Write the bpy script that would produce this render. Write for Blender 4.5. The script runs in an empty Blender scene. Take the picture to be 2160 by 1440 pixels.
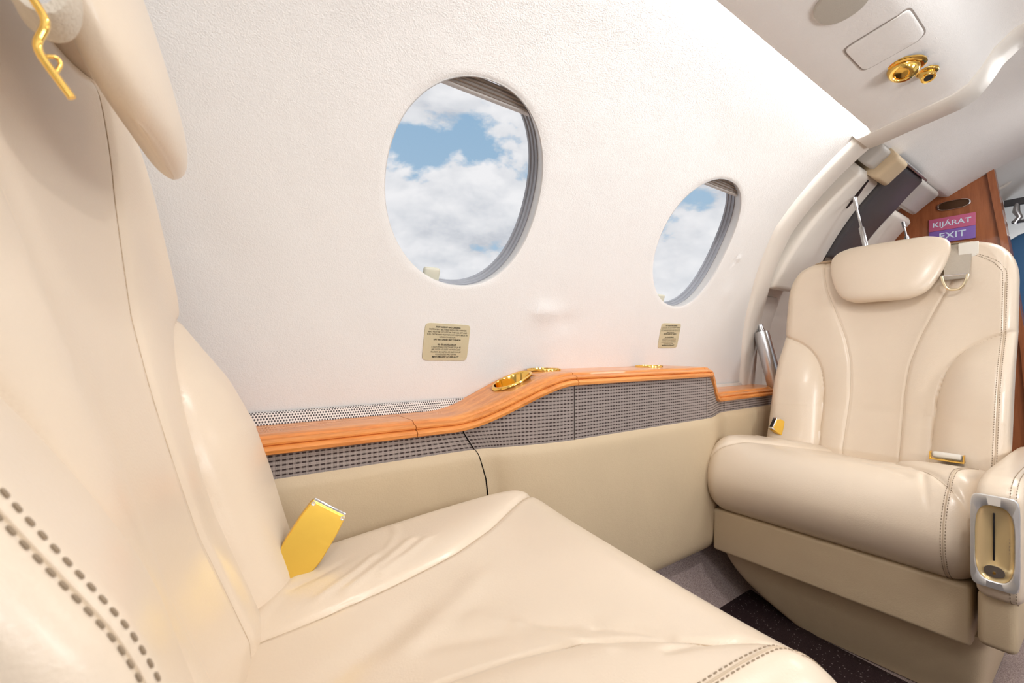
import bpy, bmesh, math, random
import numpy as np
from mathutils import Vector, Matrix
random.seed(7); np.random.seed(7)
S = bpy.context.scene
COL = S.collection
PI = math.pi
# ------------------------------------------------------------------ camera
cam_d = bpy.data.cameras.new('camera'); cam = bpy.data.objects.new('camera', cam_d); COL.objects.link(cam)
cam_d.sensor_width = 36; cam_d.lens = 930/2160*36; cam_d.shift_y = 18/2160
cam_d.clip_start = .01; cam_d.clip_end = 200
cam.location = (0, 0, 0); cam.rotation_euler = (PI/2, 0, -math.radians(35.4))
cam_d.dof.use_dof = True; cam_d.dof.focus_distance = 1.2; cam_d.dof.aperture_fstop = 12
S.camera = cam
S.cycles.caustics_reflective = False
S.view_settings.view_transform = 'Standard'; S.view_settings.look = 'None'
S.view_settings.gamma = 1; S.view_settings.use_curve_mapping = False
S.view_settings.exposure = -.48
# ------------------------------------------------------------------ node helpers
class NT:
    def __init__(s, tree): s.t = tree; s.n = tree.nodes; s.l = tree.links
    def add(s, typ, **kw):
        n = s.n.new(typ)
        for k, v in kw.items(): setattr(n, k, v)
        return n
    def put(s, sock, v):
        if v is None: return
        if isinstance(v, bpy.types.NodeSocket): s.l.new(v, sock)
        else: sock.default_value = v
    def math(s, op, a, b=None, c=None, clamp=False):
        n = s.add('ShaderNodeMath', operation=op); n.use_clamp = clamp
        for i, v in enumerate((a, b, c)): s.put(n.inputs[i], v) if v is not None else None
        return n.outputs[0]
    def noise(s, vec, scale, detail=3, rough=.5, dist=0):
        n = s.add('ShaderNodeTexNoise'); s.put(n.inputs['Vector'], vec)
        n.inputs['Scale'].default_value = scale; n.inputs['Detail'].default_value = detail
        n.inputs['Roughness'].default_value = rough; n.inputs['Distortion'].default_value = dist
        return n.outputs['Fac']
    def mapping(s, vec, scale=(1,1,1), rot=(0,0,0), loc=(0,0,0)):
        n = s.add('ShaderNodeMapping'); s.put(n.inputs['Vector'], vec)
        n.inputs['Scale'].default_value = scale; n.inputs['Rotation'].default_value = rot; n.inputs['Location'].default_value = loc
        return n.outputs[0]
    def ramp(s, fac, stops):
        n = s.add('ShaderNodeValToRGB'); s.put(n.inputs[0], fac); e = n.color_ramp.elements
        while len(e) < len(stops): e.new(.5)
        for q, (p, c) in zip(e, stops): q.position = p; q.color = (*c, 1)
        return n.outputs[0]
    def mix(s, fac, a, b, typ='MIX'):
        n = s.add('ShaderNodeMix', data_type='RGBA', blend_type=typ)
        s.put(n.inputs[0], fac)
        for i, v in ((6, a), (7, b)): s.put(n.inputs[i], (*v, 1) if isinstance(v, tuple) and len(v) == 3 else v)
        return n.outputs[2]
# ------------------------------------------------------------------ world: blue sky with cumulus
W = bpy.data.worlds.new('sky'); S.world = W; W.use_nodes = True
w = NT(W.node_tree); w.n.clear()
tc = w.add('ShaderNodeTexCoord').outputs['Generated']
mp = w.mapping(tc, (1, 1, 1.7), (0, 0, .5), (.35, .1, .12))
big = w.noise(mp, 3.4, 8, .55, .15)
mp2 = w.mapping(tc, (1, 1, 1.7), (0, 0, .5), (.35, .1, .17))
bigup = w.noise(mp2, 3.4, 8, .55, .15)
mask = w.ramp(big, [(.385, (0,0,0)), (.43, (1,1,1))])
shade = w.math('SUBTRACT', bigup, big)
shade = w.math('MULTIPLY_ADD', shade, 3.2, .52, clamp=True)
fine = w.noise(mp, 9, 6, .6)
shade = w.math('ADD', shade, w.math('MULTIPLY', w.math('SUBTRACT', fine, .5), .9), clamp=True)
cloud = w.ramp(shade, [(.2, (.98,.98,1.0)), (.6, (.80,.82,.86)), (1, (.60,.63,.69))])
sep = w.add('ShaderNodeSeparateXYZ'); w.l.new(tc, sep.inputs[0])
blue = w.ramp(sep.outputs[2], [(0, (.50,.66,.80)), (.7, (.25,.46,.70))])
sky = w.mix(mask, blue, cloud)
bg = w.add('ShaderNodeBackground'); w.l.new(sky, bg.inputs[0]); bg.inputs[1].default_value = 1.28
w.l.new(bg.outputs[0], w.add('ShaderNodeOutputWorld').inputs[0])
# ------------------------------------------------------------------ cabin lights and added fill lights
def area(name, loc, direction, sx, sy, power, color=(1, .985, .97), spread=PI):
    d = bpy.data.lights.new(name, 'AREA'); d.shape = 'RECTANGLE'; d.size = sx; d.size_y = sy
    d.energy = power; d.color = color; d.spread = spread
    o = bpy.data.objects.new(name, d); COL.objects.link(o); o.location = loc
    o.rotation_euler = Vector(direction).to_track_quat('-Z', 'X').to_euler(); return o
# strips hidden behind the lips of the overhead panels (local X of each light runs along the cabin)
def cove(name, y, side, x0, x1, power, col=(1, .975, .95)):
    o = area(name, ((x0+x1)/2, y, .638), (0, side, -.45), .02, x1-x0, power, col)
    z = -Vector((0, side, -.45)).normalized(); yv = Vector((1, 0, 0)); xv = yv.cross(z)
    o.rotation_euler = Matrix((xv, yv, z)).transposed().to_euler()
    return o
cove('cove_light', .385, 1, -1.1, .15, 3.2)
cove('cove_light', .385, 1, .25, 1.48, 8.5)
cove('cove_light', -.505, -1, -1.1, 1.48, 20)
area('aisle_light', (.35, -.22, .735), (0.0, .0, -1), 1.5, .28, 4.0)  # added soft fill over the aisle, stands for no fixture in view
for x, pw in ((-.33, 1.5), (.424, 4.6), (1.177, 6.5)):  # added fill panels before the unseen opposite windows, to brighten ceiling and wall
    area('window_daylight', (x, -.74, .28), (0, 1, -.05), .26, .26, pw, (.97, .985, 1))
area('aisle_light', (.78, -.06, .735), (.1, .2, -1), .07, .07, 4.5)  # small unseen source overhead, set to cast the crisp headrest shadows
area('aisle_light', (.12, -.02, .735), (-.15, .3, -1), .10, .10, 2.0)  # unseen overhead light aimed at the foreground seat
area('entry_light', (2.05, -.1, .70), (0, .2, -1), .5, .3, 7.0, (1, .97, .94))
area('cockpit_daylight', (3.45, .3, .5), (-1, 0, -.1), .6, .5, 2.0, (.92, .96, 1))
# ------------------------------------------------------------------ materials
def mat(name, base=(.8,.8,.8), rough=.5, metal=0, spec=.5, coat=0, bump=None, noise_var=0, emis=None, sheen=0, coat_rough=.06):
    m = bpy.data.materials.new(name); m.use_nodes = True; t = NT(m.node_tree)
    p = t.n['Principled BSDF']; p.inputs['Base Color'].default_value = (*base, 1)
    p.inputs['Roughness'].default_value = rough; p.inputs['Metallic'].default_value = metal
    p.inputs['Specular IOR Level'].default_value = spec; p.inputs['Coat Weight'].default_value = coat
    p.inputs['Coat Roughness'].default_value = coat_rough; p.inputs['Sheen Weight'].default_value = sheen
    oc = t.add('ShaderNodeTexCoord').outputs['Object']
    if noise_var:
        n = t.noise(oc, 9, 4); c = t.ramp(n, [(.3, tuple(x*(1-noise_var) for x in base)), (.7, tuple(min(1, x*(1+noise_var)) for x in base))])
        t.l.new(c, p.inputs['Base Color'])
    if bump:
        h = None
        for sc, st, det in bump:
            q = t.math('MULTIPLY', t.noise(oc, sc, det), st); h = q if h is None else t.math('ADD', h, q)
        b = t.add('ShaderNodeBump'); b.inputs['Strength'].default_value = 1; b.inputs['Distance'].default_value = .001
        t.l.new(h, b.inputs['Height']); t.l.new(b.outputs[0], p.inputs['Normal'])
    if emis: p.inputs['Emission Color'].default_value = (*emis[:3], 1); p.inputs['Emission Strength'].default_value = emis[3]
    return m
LEATHER = mat('cream_leather', (.77, .645, .505), .31, spec=.5, coat=.22, coat_rough=.2, bump=[(420, .22, 3)], noise_var=.02)
PANEL_LEATHER = mat('panel_leather', (.60, .475, .315), .5, spec=.35, bump=[(420, .3, 3), (25, .8, 2)], noise_var=.02)
SUEDE = mat('wall_suede', (.775, .765, .75), .9, spec=.1, bump=[(520, .55, 3), (200, .28, 3), (14, 1.2, 2)], noise_var=.012, sheen=.15)
HEAD = mat('headliner_suede', (.86, .84, .815), .95, spec=.06, bump=[(520, .8, 3), (240, .35, 3)], noise_var=.012)
PLASTIC = mat('ivory_plastic', (.78, .735, .67), .35, bump=[(50, .3, 2)])
GREYPL = mat('grey_plastic', (.52, .50, .47), .35)
DARKPL = mat('charcoal_plastic', (.075, .073, .08), .42, bump=[(300, .4, 2)])
BLACK = mat('black', (.008, .008, .01), .35)
GOLD = mat('polished_gold', (.95, .62, .16), .09, metal=1)
PALE = mat('pale_gold', (.92, .80, .55), .2, metal=.9)
GOLDB = mat('brushed_gold', (.93, .60, .10), .28, metal=.85, bump=[(60, .12, 2)])
CHROME = mat('chrome', (.80, .80, .82), .12, metal=1)
SILVER = mat('bright_silver', (.88, .89, .90), .34, metal=.75)
STEEL = mat('satin_steel', (.62, .62, .64), .28, metal=1)
WEB = mat('belt_webbing', (.50, .44, .36), .85, bump=[(500, 1.0, 2)])
LABELM = mat('belt_label', (.78, .74, .66), .6)
STITCH = mat('stitch_thread', (.30, .225, .15), .8)
SEAM = mat('seam_thread', (.58, .46, .33), .8)
BLUE = mat('blue_cover', (.06, .18, .38), .6)
LATCH = mat('latch_plastic', (.55, .53, .43), .5)
REVEAL = mat('window_surround', (.58, .56, .54), .4)
SHADE = mat('shade_fabric', (.34, .30, .27), .7)
GASKET = mat('window_gasket', (.30, .31, .34), .4)
PLACARD = mat('placard_khaki', (.56, .50, .33), .45)
INK = mat('ink', (.03, .03, .02), .6)
def wood_mat(name, c1, c2, scale=(3, 40, 40), rot=(0,0,0)):
    m = bpy.data.materials.new(name); m.use_nodes = True; t = NT(m.node_tree); p = t.n['Principled BSDF']
    oc = t.add('ShaderNodeTexCoord').outputs['Object']
    v = t.mapping(oc, scale, rot); n = t.noise(v, 1.6, 5, .6, .6); n2 = t.noise(v, 9, 3, .7)
    f = t.math('MULTIPLY_ADD', n2, .35, t.math('MULTIPLY', n, .75))
    t.l.new(t.ramp(f, [(.38, c2), (.66, c1)]), p.inputs['Base Color'])
    p.inputs['Roughness'].default_value = .35; p.inputs['Specular IOR Level'].default_value = .25; p.inputs['Coat Weight'].default_value = .5; p.inputs['Coat Roughness'].default_value = .04
    return m
WOOD = wood_mat('lacquered_cherry', (.86, .345, .09), (.60, .20, .045))
WOODV = wood_mat('cherry_veneer', (.34, .115, .045), (.22, .068, .026), (30, 30, 3), (.5, 0, 0))
def fabric_mat():
    m = bpy.data.materials.new('woven_fabric'); m.use_nodes = True; t = NT(m.node_tree); p = t.n['Principled BSDF']
    uv = t.add('ShaderNodeTexCoord').outputs['UV']; s = t.add('ShaderNodeSeparateXYZ'); t.l.new(uv, s.inputs[0])
    u, v = s.outputs[0], s.outputs[1]
    fv = t.math('FRACT', t.math('MULTIPLY', v, 1/.0074)); fu = t.math('FRACT', t.math('MULTIPLY', u, 1/.0092))
    # dark thread rows broken into dashes, raised light threads between them
    tri_v = t.math('ABSOLUTE', t.math('SUBTRACT', fv, .5)); tri_u = t.math('ABSOLUTE', t.math('SUBTRACT', fu, .5))
    row = t.math('LESS_THAN', tri_v, .17); dash = t.math('LESS_THAN', tri_u, .30)
    d = t.math('MULTIPLY', row, dash)
    thr = t.math('SINE', t.math('MULTIPLY', v, 2*PI/.0029)); thr2 = t.math('SINE', t.math('MULTIPLY', u, 2*PI/.0023))
    lite = t.mix(t.math('MULTIPLY_ADD', t.math('ADD', thr, thr2), .2, .5), (.25, .21, .19), (.42, .36, .33))
    lite = t.mix(t.math('GREATER_THAN', tri_u, .40), lite, (.38, .32, .295)); half = t.mix(row, lite, (.24, .195, .18))
    t.l.new(t.mix(d, half, (.05, .034, .033)), p.inputs['Base Color'])
    p.inputs['Roughness'].default_value = .85; p.inputs['Specular IOR Level'].default_value = .2
    b = t.add('ShaderNodeBump'); b.inputs['Strength'].default_value = .7; b.inputs['Distance'].default_value = .001
    t.l.new(t.math('SUBTRACT', t.math('MULTIPLY', thr2, .15), d), b.inputs['Height']); t.l.new(b.outputs[0], p.inputs['Normal'])
    return m
FABRIC = fabric_mat()
def grille_mat():
    m = bpy.data.materials.new('perforated_metal'); m.use_nodes = True; t = NT(m.node_tree); p = t.n['Principled BSDF']
    uv = t.add('ShaderNodeTexCoord').outputs['UV']; s = t.add('ShaderNodeSeparateXYZ'); t.l.new(uv, s.inputs[0])
    def lat(off):
        q = []
        for o, per in ((0, .0046), (1, .0076)):
            f = t.math('SUBTRACT', t.math('FRACT', t.math('ADD', t.math('MULTIPLY', s.outputs[o], 1/per), off)), .5)
            f = t.math('MULTIPLY', f, per); q.append(t.math('MULTIPLY', f, f))
        return t.math('LESS_THAN', t.math('SQRT', t.math('ADD', *q)), .00145)
    f = t.math('MAXIMUM', lat(0), lat(.5))
    t.l.new(t.mix(f, (.82, .78, .74), (.03, .02, .02)), p.inputs['Base Color']); p.inputs['Roughness'].default_value = .4
    return m
GRILLE = grille_mat()
def carpet_mat(name, c1, c2, spark=False):
    m = bpy.data.materials.new(name); m.use_nodes = True; t = NT(m.node_tree); p = t.n['Principled BSDF']
    oc = t.add('ShaderNodeTexCoord').outputs['Object']
    n = t.noise(oc, 420, 3, .7)
    c = t.ramp(n, [(.36, c2), (.64, c1)])
    if spark:
        v = t.add('ShaderNodeTexVoronoi'); v.inputs['Scale'].default_value = 130; t.l.new(oc, v.inputs['Vector'])
        c = t.mix(t.math('LESS_THAN', v.outputs['Distance'], .16), c, (.30, .25, .24))
        p.inputs['Coat Weight'].default_value = .25; p.inputs['Coat Roughness'].default_value = .35
    t.l.new(c, p.inputs['Base Color']); p.inputs['Roughness'].default_value = .95; p.inputs['Specular IOR Level'].default_value = .1
    b = t.add('ShaderNodeBump'); b.inputs['Strength'].default_value = 1; b.inputs['Distance'].default_value = .002
    t.l.new(n, b.inputs['Height']); t.l.new(b.outputs[0], p.inputs['Normal'])
    return m
CARPET = carpet_mat('taupe_carpet', (.60, .49, .46), (.28, .21, .20))
MAT_D = carpet_mat('dark_mat', (.045, .026, .028), (.020, .010, .012), True)
def glass_mat():
    m = bpy.data.materials.new('window_glass'); m.use_nodes = True; t = NT(m.node_tree); t.n.clear()
    tr = t.add('ShaderNodeBsdfTransparent'); gl = t.add('ShaderNodeBsdfGlossy'); gl.inputs['Roughness'].default_value = .02
    mx = t.add('ShaderNodeMixShader'); mx.inputs[0].default_value = .03
    t.l.new(tr.outputs[0], mx.inputs[1]); t.l.new(gl.outputs[0], mx.inputs[2]); t.l.new(mx.outputs[0], t.add('ShaderNodeOutputMaterial').inputs[0])
    return m
GLASS = glass_mat()
# ------------------------------------------------------------------ object helpers
def tag(o, label=None, cat=None, group=None, kind=None):
    if label: o['label'] = label
    if cat: o['category'] = cat
    if group: o['group'] = group
    if kind: o['kind'] = kind
    return o
def empty(name, loc=(0,0,0)):
    o = bpy.data.objects.new(name, None); COL.objects.link(o); o.location = loc; o.empty_display_size = .05; return o
def wloc(p):
    v = Vector((0,0,0))
    while p: v += p.location; p = p.parent
    return v
def mobj(name, verts, faces, m, parent=None, smooth=True, uv=None, recalc=True, sharp=None):
    off = wloc(parent) if parent else Vector((0,0,0))
    V = np.asarray(verts, dtype=float)
    c = V.mean(axis=0) if parent is None else np.array(off)
    me = bpy.data.meshes.new(name); me.from_pydata([tuple(q) for q in V-c], [], [tuple(int(i) for i in f) for f in faces])
    if uv is not None:
        l = me.uv_layers.new(name='UVMap'); idx = np.array([lp.vertex_index for lp in me.loops])
        l.data.foreach_set('uv', np.asarray(uv)[idx].astype('f').ravel())
    if recalc:
        bm = bmesh.new(); bm.from_mesh(me); bmesh.ops.recalc_face_normals(bm, faces=bm.faces); bm.to_mesh(me); bm.free()
    me.polygons.foreach_set('use_smooth', [smooth]*len(me.polygons))
    if smooth: me.set_sharp_from_angle(angle=sharp if sharp else math.radians(50))
    me.materials.append(m); me.update()
    o = bpy.data.objects.new(name, me); COL.objects.link(o)
    if parent: o.parent = parent
    else: o.location = c
    return o
class MB:
    """collects pieces for one mesh"""
    def __init__(s): s.v = []; s.f = []; s.n = 0
    def add(s, v, f):
        s.v.append(np.asarray(v, float)); s.f += [tuple(i+s.n for i in q) for q in f]; s.n += len(v); return s
    def build(s, name, m, parent=None, **k): return mobj(name, np.vstack(s.v), s.f, m, parent, **k)
def loft(loops, closed=True, cap0=True, cap1=True, ring=False):
    L = np.asarray(loops, float); n, k = L.shape[:2]; f = []
    kk = k if closed else k-1
    for i in range(n if ring else n-1):
        j2 = (i+1) % n
        for j in range(kk): f.append((i*k+j, i*k+(j+1) % k, j2*k+(j+1) % k, j2*k+j))
    V = L.reshape(-1, 3)
    if closed and not ring:
        if cap0: V = np.vstack([V, L[0].mean(0)]); c = len(V)-1; f += [(c, (j+1) % k, j) for j in range(k)]
        if cap1: V = np.vstack([V, L[-1].mean(0)]); c = len(V)-1; b = (n-1)*k; f += [(c, b+j, b+(j+1) % k) for j in range(k)]
    return V, f
def tube_vf(path, r, n=12, closed=False, flat=None):
    P = [Vector(p) for p in path]; m = len(P); loops = []; up = None
    for i, p in enumerate(P):
        a = P[(i-1) % m] if closed or i else P[0]; b = P[(i+1) % m] if closed or i < m-1 else P[-1]
        t = (b-a).normalized()
        if up is None: up = Vector((0,0,1)) if abs(t.z) < .9 else Vector((1,0,0))
        s = t.cross(up).normalized(); up = s.cross(t).normalized()
        rr = r[i] if hasattr(r, '__len__') else r; fl = flat or 1
        loops.append([p + s*math.cos(2*PI*k/n)*rr + up*math.sin(2*PI*k/n)*rr*fl for k in range(n)])
    return loft(loops, ring=closed)
def tube(name, path, r, m, parent=None, n=12, closed=False, flat=None):
    v, f = tube_vf(path, r, n, closed, flat); return mobj(name, v, f, m, parent)
def rbox_vf(c, size, r=.004, axes=None, seg=4):
    """box with rounded edges; axes = 3x3 rows of local axes"""
    bm = bmesh.new(); bmesh.ops.create_cube(bm, size=1)
    for v in bm.verts: v.co = Vector((v.co.x*size[0], v.co.y*size[1], v.co.z*size[2]))
    if r: bmesh.ops.bevel(bm, geom=list(bm.edges), offset=r, segments=seg, affect='EDGES', profile=.5)
    bm.verts.ensure_lookup_table()
    V = np.array([v.co[:] for v in bm.verts]); F = [[v.index for v in f.verts] for f in bm.faces]; bm.free()
    if axes is not None: V = V @ np.asarray(axes, float)
    return V + np.array(c, float), F
def rbox(name, c, size, m, parent=None, r=.004, axes=None): v, f = rbox_vf(c, size, r, axes); return mobj(name, v, f, m, parent)
def sring(hx, hy, n=2.5, k=48, cx=0, cy=0):
    """superellipse outline in 2-D"""
    t = np.linspace(0, 2*PI, k, endpoint=False); c, s_ = np.cos(t), np.sin(t)
    return np.stack([cx+hx*np.sign(c)*np.abs(c)**(2/n), cy+hy*np.sign(s_)*np.abs(s_)**(2/n)], 1)
def lathe_vf(profile, origin, axis, k=40):
    """profile list of (radius, height along axis)"""
    z = Vector(axis).normalized(); x = z.orthogonal().normalized(); y = z.cross(x); o = Vector(origin); L = []
    for r, h in profile: L.append([o + z*h + (x*math.cos(2*PI*i/k) + y*math.sin(2*PI*i/k))*r for i in range(k)])
    return L
def lathe(name, profile, origin, axis, m, parent=None, k=40, cap0=True, cap1=True):
    v, f = loft(lathe_vf(profile, origin, axis, k), cap0=cap0, cap1=cap1); return mobj(name, v, f, m, parent)
def smooth01(x): x = np.clip(x, 0, 1); return x*x*(3-2*x)
def pl_dist(P, poly):
    """distance from points P (N,2) to polyline"""
    d = np.full(len(P), 1e9); poly = np.asarray(poly, float)
    for a, b in zip(poly[:-1], poly[1:]):
        ab = b-a; t = np.clip(((P-a)@ab)/(ab@ab+1e-12), 0, 1); q = a+t[:, None]*ab
        d = np.minimum(d, np.hypot(*(P-q).T))
    return d
def resample(poly, step):
    P = np.asarray(poly, float); s = np.concatenate([[0], np.cumsum(np.linalg.norm(np.diff(P, axis=0), axis=1))])
    u = np.linspace(0, s[-1], max(2, int(s[-1]/step)+1)); return np.stack([np.interp(u, s, P[:, i]) for i in range(P.shape[1])], 1)
def smooth_poly(poly, step=.006, it=12):
    P = resample(poly, step)
    for _ in range(it): P[1:-1] = (P[:-2]+2*P[1:-1]+P[2:])/4
    return P
def stitches(name, pts, parent, step=.0060, ln=.0040, r=.00065, m=None, lift=.0004, normal=None):
    P = resample(pts, step); mb = MB()
    for a, b in zip(P[:-1], P[1:]):
        d = b-a; L = np.linalg.norm(d)
        if L < 1e-6: continue
        d = d/L; c = (a+b)/2
        v, f = tube_vf([c-d*ln/2, c-d*ln*.3, c+d*ln*.3, c+d*ln/2], [r*.4, r, r, r*.4], 6); mb.add(v, f)
    return mb.build(name, m or STITCH, parent)
def text(name, body, mtx, size, m, parent, align='CENTER', spacing=1.0, extrude=0, xs=1, bold=0):
    cu = bpy.data.curves.new(name, 'FONT'); cu.body = body; cu.size = size; cu.align_x = align; cu.align_y = 'CENTER'
    cu.space_line = spacing; cu.extrude = extrude; cu.offset = bold; t = bpy.data.objects.new(name, cu); COL.objects.link(t)
    dg = bpy.context.evaluated_depsgraph_get(); me = bpy.data.meshes.new_from_object(t.evaluated_get(dg)); bpy.data.objects.remove(t)
    me.transform(Matrix.Translation(-wloc(parent)) @ mtx @ Matrix.Diagonal((xs, 1, 1, 1))); me.materials.clear(); me.materials.append(m)
    o = bpy.data.objects.new(name, me); COL.objects.link(o); o.parent = parent; return o
# ------------------------------------------------------------------ cabin shell (circular section)
YC, ZC, R = -.06, -.16, .92
def wall_pt(X, s, out=0, side=1):
    th = np.asarray(s)/R; return np.stack([np.asarray(X)+0*th, YC+side*((R+out)*np.cos(th)), ZC+(R+out)*np.sin(th)], -1)
def edgeX(s):   # edge of the wall lining at the entry door
    return np.interp(s, [-.1, .12, .35, .60, .95], [1.665, 1.66, 1.61, 1.525, 1.51])
WX = [-.33, .424, 1.177]; WS = .485; HX, HS, NW, SK = .165, .187, 2.12, -.07
DENTS = [(.685, .255, .045, .022, .007), (.76, .23, .03, .02, -.004), (1.423, .478, .010, .006, .006), (1.41, .468, .006, .012, -.004), (1.45, .36, .03, .03, .003), (.60, .06, .03, .015, .004)]
def dent(X, s):
    o = 0.0015*np.sin(X*9+1)*np.sin(s*7)
    for x0, s0, rx, rs, h in DENTS: o = o - h*np.exp(-((X-x0)/rx)**2-((s-s0)/rs)**2)
    return o
S0, S1 = -.22, .965
def build_wall(name, side):
    mb = MB()
    def grid(xs_fn, ss):
        nx = 60; rows = []
        for s in ss:
            xs = xs_fn(s); sv = np.full_like(xs, s); rows.append(wall_pt(xs, sv, dent(xs, sv) if side > 0 else 0, side))
        v, f = loft(rows, closed=False); mb.add(v, f)
    lo, hi = WS-.235, WS+.235
    ssA = np.linspace(S0, lo, 30); ssB = np.linspace(hi, S1, 20)
    full = lambda s: np.linspace(-1.2, edgeX(s) if side > 0 else 1.6, 240)
    grid(full, ssA); grid(full, ssB)
    cuts = [-1.2]
    for x in WX: cuts += [x-.235, x+.235]
    ssM = np.linspace(lo, hi, 60)
    for a, b in zip(cuts[0::2], cuts[1::2]+[None]):
        if b is None: grid(lambda s, a=a: np.linspace(a, edgeX(s) if side > 0 else 1.6, 24), ssM)
        else: grid(lambda s, a=a, b=b: np.linspace(a, b, 24), ssM)
    for xc in WX:
        K = 128; t = np.linspace(0, 2*PI, K, endpoint=False); e = window_loop(xc, K)
        c, s_ = np.cos(t), np.sin(t); m_ = np.maximum(abs(c), abs(s_)); sq = np.stack([xc+.235*c/m_, WS+.235*s_/m_], 1)
        # make the corners of the square exact
        loops = []
        for q in np.linspace(0, 1, 14):
            P = e*(1-q)+sq*q; rr = np.linalg.norm(P-e, axis=1)
            o = dent(P[:, 0], P[:, 1]) if side > 0 else 0*P[:, 0]
            o = o + .0015*np.exp(-rr/.0025)
            loops.append(wall_pt(P[:, 0], P[:, 1], o, side))
        v, f = loft(loops, cap0=False, cap1=False); mb.add(v, f)
    V = np.vstack(mb.v)
    o = mobj(name, V, mb.f, SUEDE, smooth=True, recalc=False)
    bm = bmesh.new(); bm.from_mesh(o.data); bmesh.ops.remove_doubles(bm, verts=bm.verts, dist=.0006); bmesh.ops.recalc_face_normals(bm, faces=bm.faces); bm.to_mesh(o.data); bm.free()
    tag(o, kind='structure'); return o
def window_loop(xc, K, inset=0):
    L = sring(HX-inset, HS-inset, NW, K)
    # equal angle sampling so that the loop matches the square around it
    t = np.linspace(0, 2*PI, K, endpoint=False); c, s_ = np.cos(t), np.sin(t)
    r = ((abs(c)/(HX-inset))**NW+(abs(s_)/(HS-inset))**NW)**(-1/NW)
    return np.stack([xc+r*c+SK*r*s_, WS+r*s_], 1)
build_wall('wall_left', 1); build_wall('wall_right', -1)
n = 0
for side in (1, -1):
    for xc in WX:
        n += 1; root = empty('window_%d' % n, tuple(wall_pt(xc, WS-HS, .03, side))); tag(root, kind='structure')
        K = 96
        def loops(prof, K=K):
            out = []
            for d, ins in prof:
                e = window_loop(xc, K, ins); out.append(wall_pt(e[:, 0], e[:, 1], d, side))
            return out
        v, f = loft(loops([(.0012, -.0002), (.0025, .0012), (.006, .0012), (.030, -.005)]), cap0=False, cap1=False); mobj('reveal', v, f, REVEAL, root)
        v, f = loft(loops([(.030, -.005), (.030, -.002), (.034, -.001), (.035, -.004), (.040, -.003), (.041, .000), (.045, .001), (.046, -.002), (.050, -.001), (.051, .002), (.056, .003), (.058, -.003)]), cap0=False, cap1=False)
        mobj('window_gasket', v, f, GASKET, root)
        e = window_loop(xc, K, -.002); L = wall_pt(e[:, 0], e[:, 1], .0565, side)
        V = np.vstack([L, L.mean(0)]); mobj('pane', V, [(K, i, (i+1) % K) for i in range(K)], GLASS, root)
        # shade pulled up to the head of the opening, its lower bar runs along the cabin
        sb = WS+.158; mb = MB(); xs = np.linspace(-.13, .13, 20)
        def half(s): return HX*(max(0, 1-abs((s-WS)/(HS))**NW))**(1/NW)
        rows = []
        for s, d in [(sb, .026), (sb+.002, .018), (sb+.005, .014), (sb+.008, .017), (sb+.011, .013), (sb+.014, .017), (sb+.017, .013), (sb+.020, .017), (sb+.023, .013), (sb+.0252, .016)]:
            h = half(s)-.001; x_ = xc + SK*(s-WS) + np.linspace(-h, h, 24); rows.append(wall_pt(x_, np.full(24, s), d, side))
        v, f = loft(rows, closed=False); mobj('shade', v, f, SHADE, root)
        rb = []
        for s, d in [(sb-.004, .020), (sb-.004, .026), (sb+.003, .027), (sb+.005, .017), (sb+.001, .015)]:
            h = half(s)-.001; rb.append(wall_pt(xc+SK*(s-WS)+np.linspace(-h, h, 24), np.full(24, s), d, side))
        v, f = loft(np.array(rb).transpose(1, 0, 2)); mobj('shade_bar', v, f, REVEAL, root)
        tab = wall_pt(xc-.036, WS-HS+.014, .026, side); tab = tuple(tab)
        th = (WS-HS)/R; ax = [[1, 0, 0], [0, -side*math.sin(th), math.cos(th)], [0, side*math.cos(th), math.sin(th)]]
        v, f = rbox_vf(tab, (.036, .030, .012), .0058, ax); mobj('shade_latch', v, f, LATCH, root)
# overhead: service panels low at the sides, higher centre
PSU = [(.4135, .607), (.415, .602), (.408, .601), (.36, .611), (.30, .621), (.255, .629), (.228, .643), (.205, .672), (.185, .705), (.155, .731), (.11, .744), (.02, .753)]
def head_prof():
    p = [(.395, .620), (.405, .614)] + PSU; q = [(-.12-y, z) for y, z in p][::-1]; return p+q
HP = head_prof()
xs = np.concatenate([np.linspace(-1.2, 1.47, 40), [1.485, 1.495, 1.5]])
rows = []
for x in xs:
    k = smooth01((x-1.47)/.03)
    rows.append([(x, y, z - .006*k) for y, z in HP])
v, f = loft(rows, closed=False); mobj('ceiling', v, f, HEAD, smooth=True, sharp=math.radians(70)); tag(bpy.data.objects['ceiling'], kind='structure')
ceil = bpy.data.objects['ceiling']
# outer skin behind the lamp slots so the cove is closed
th = np.linspace(math.radians(50), math.radians(130), 30)
v, f = loft([[(x, YC+(R+.003)*math.cos(t), ZC+(R+.003)*math.sin(t)) for t in th] for x in (-1.2, 1.55)], closed=False)
tag(mobj('ceiling_skin', v, f, HEAD), kind='structure')
# frame across the cabin where the service panels end
prof = [(y, z) for y, z in PSU[2:]]; prof = [(.452, .596), (.43, .598)] + prof[1:] + [(-.12-y, z) for y, z in prof[::-1]] + [(-.572, .596)]
P = resample(np.array(prof), .012); loopsF = []
for y, z in P:
    o = Vector((0, y-YC, z-(-.1))).normalized()
    loopsF.append([(X, y+o.y*d, z+o.z*d) for X, d in [(1.497, .004), (1.499, -.009), (1.506, -.013), (1.53, -.015), (1.582, -.017), (1.588, -.012), (1.590, .06), (1.497, .06)]])
v, f = loft(loopsF); tag(mobj('trim_1', v, f, PLASTIC), kind='structure')
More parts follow.
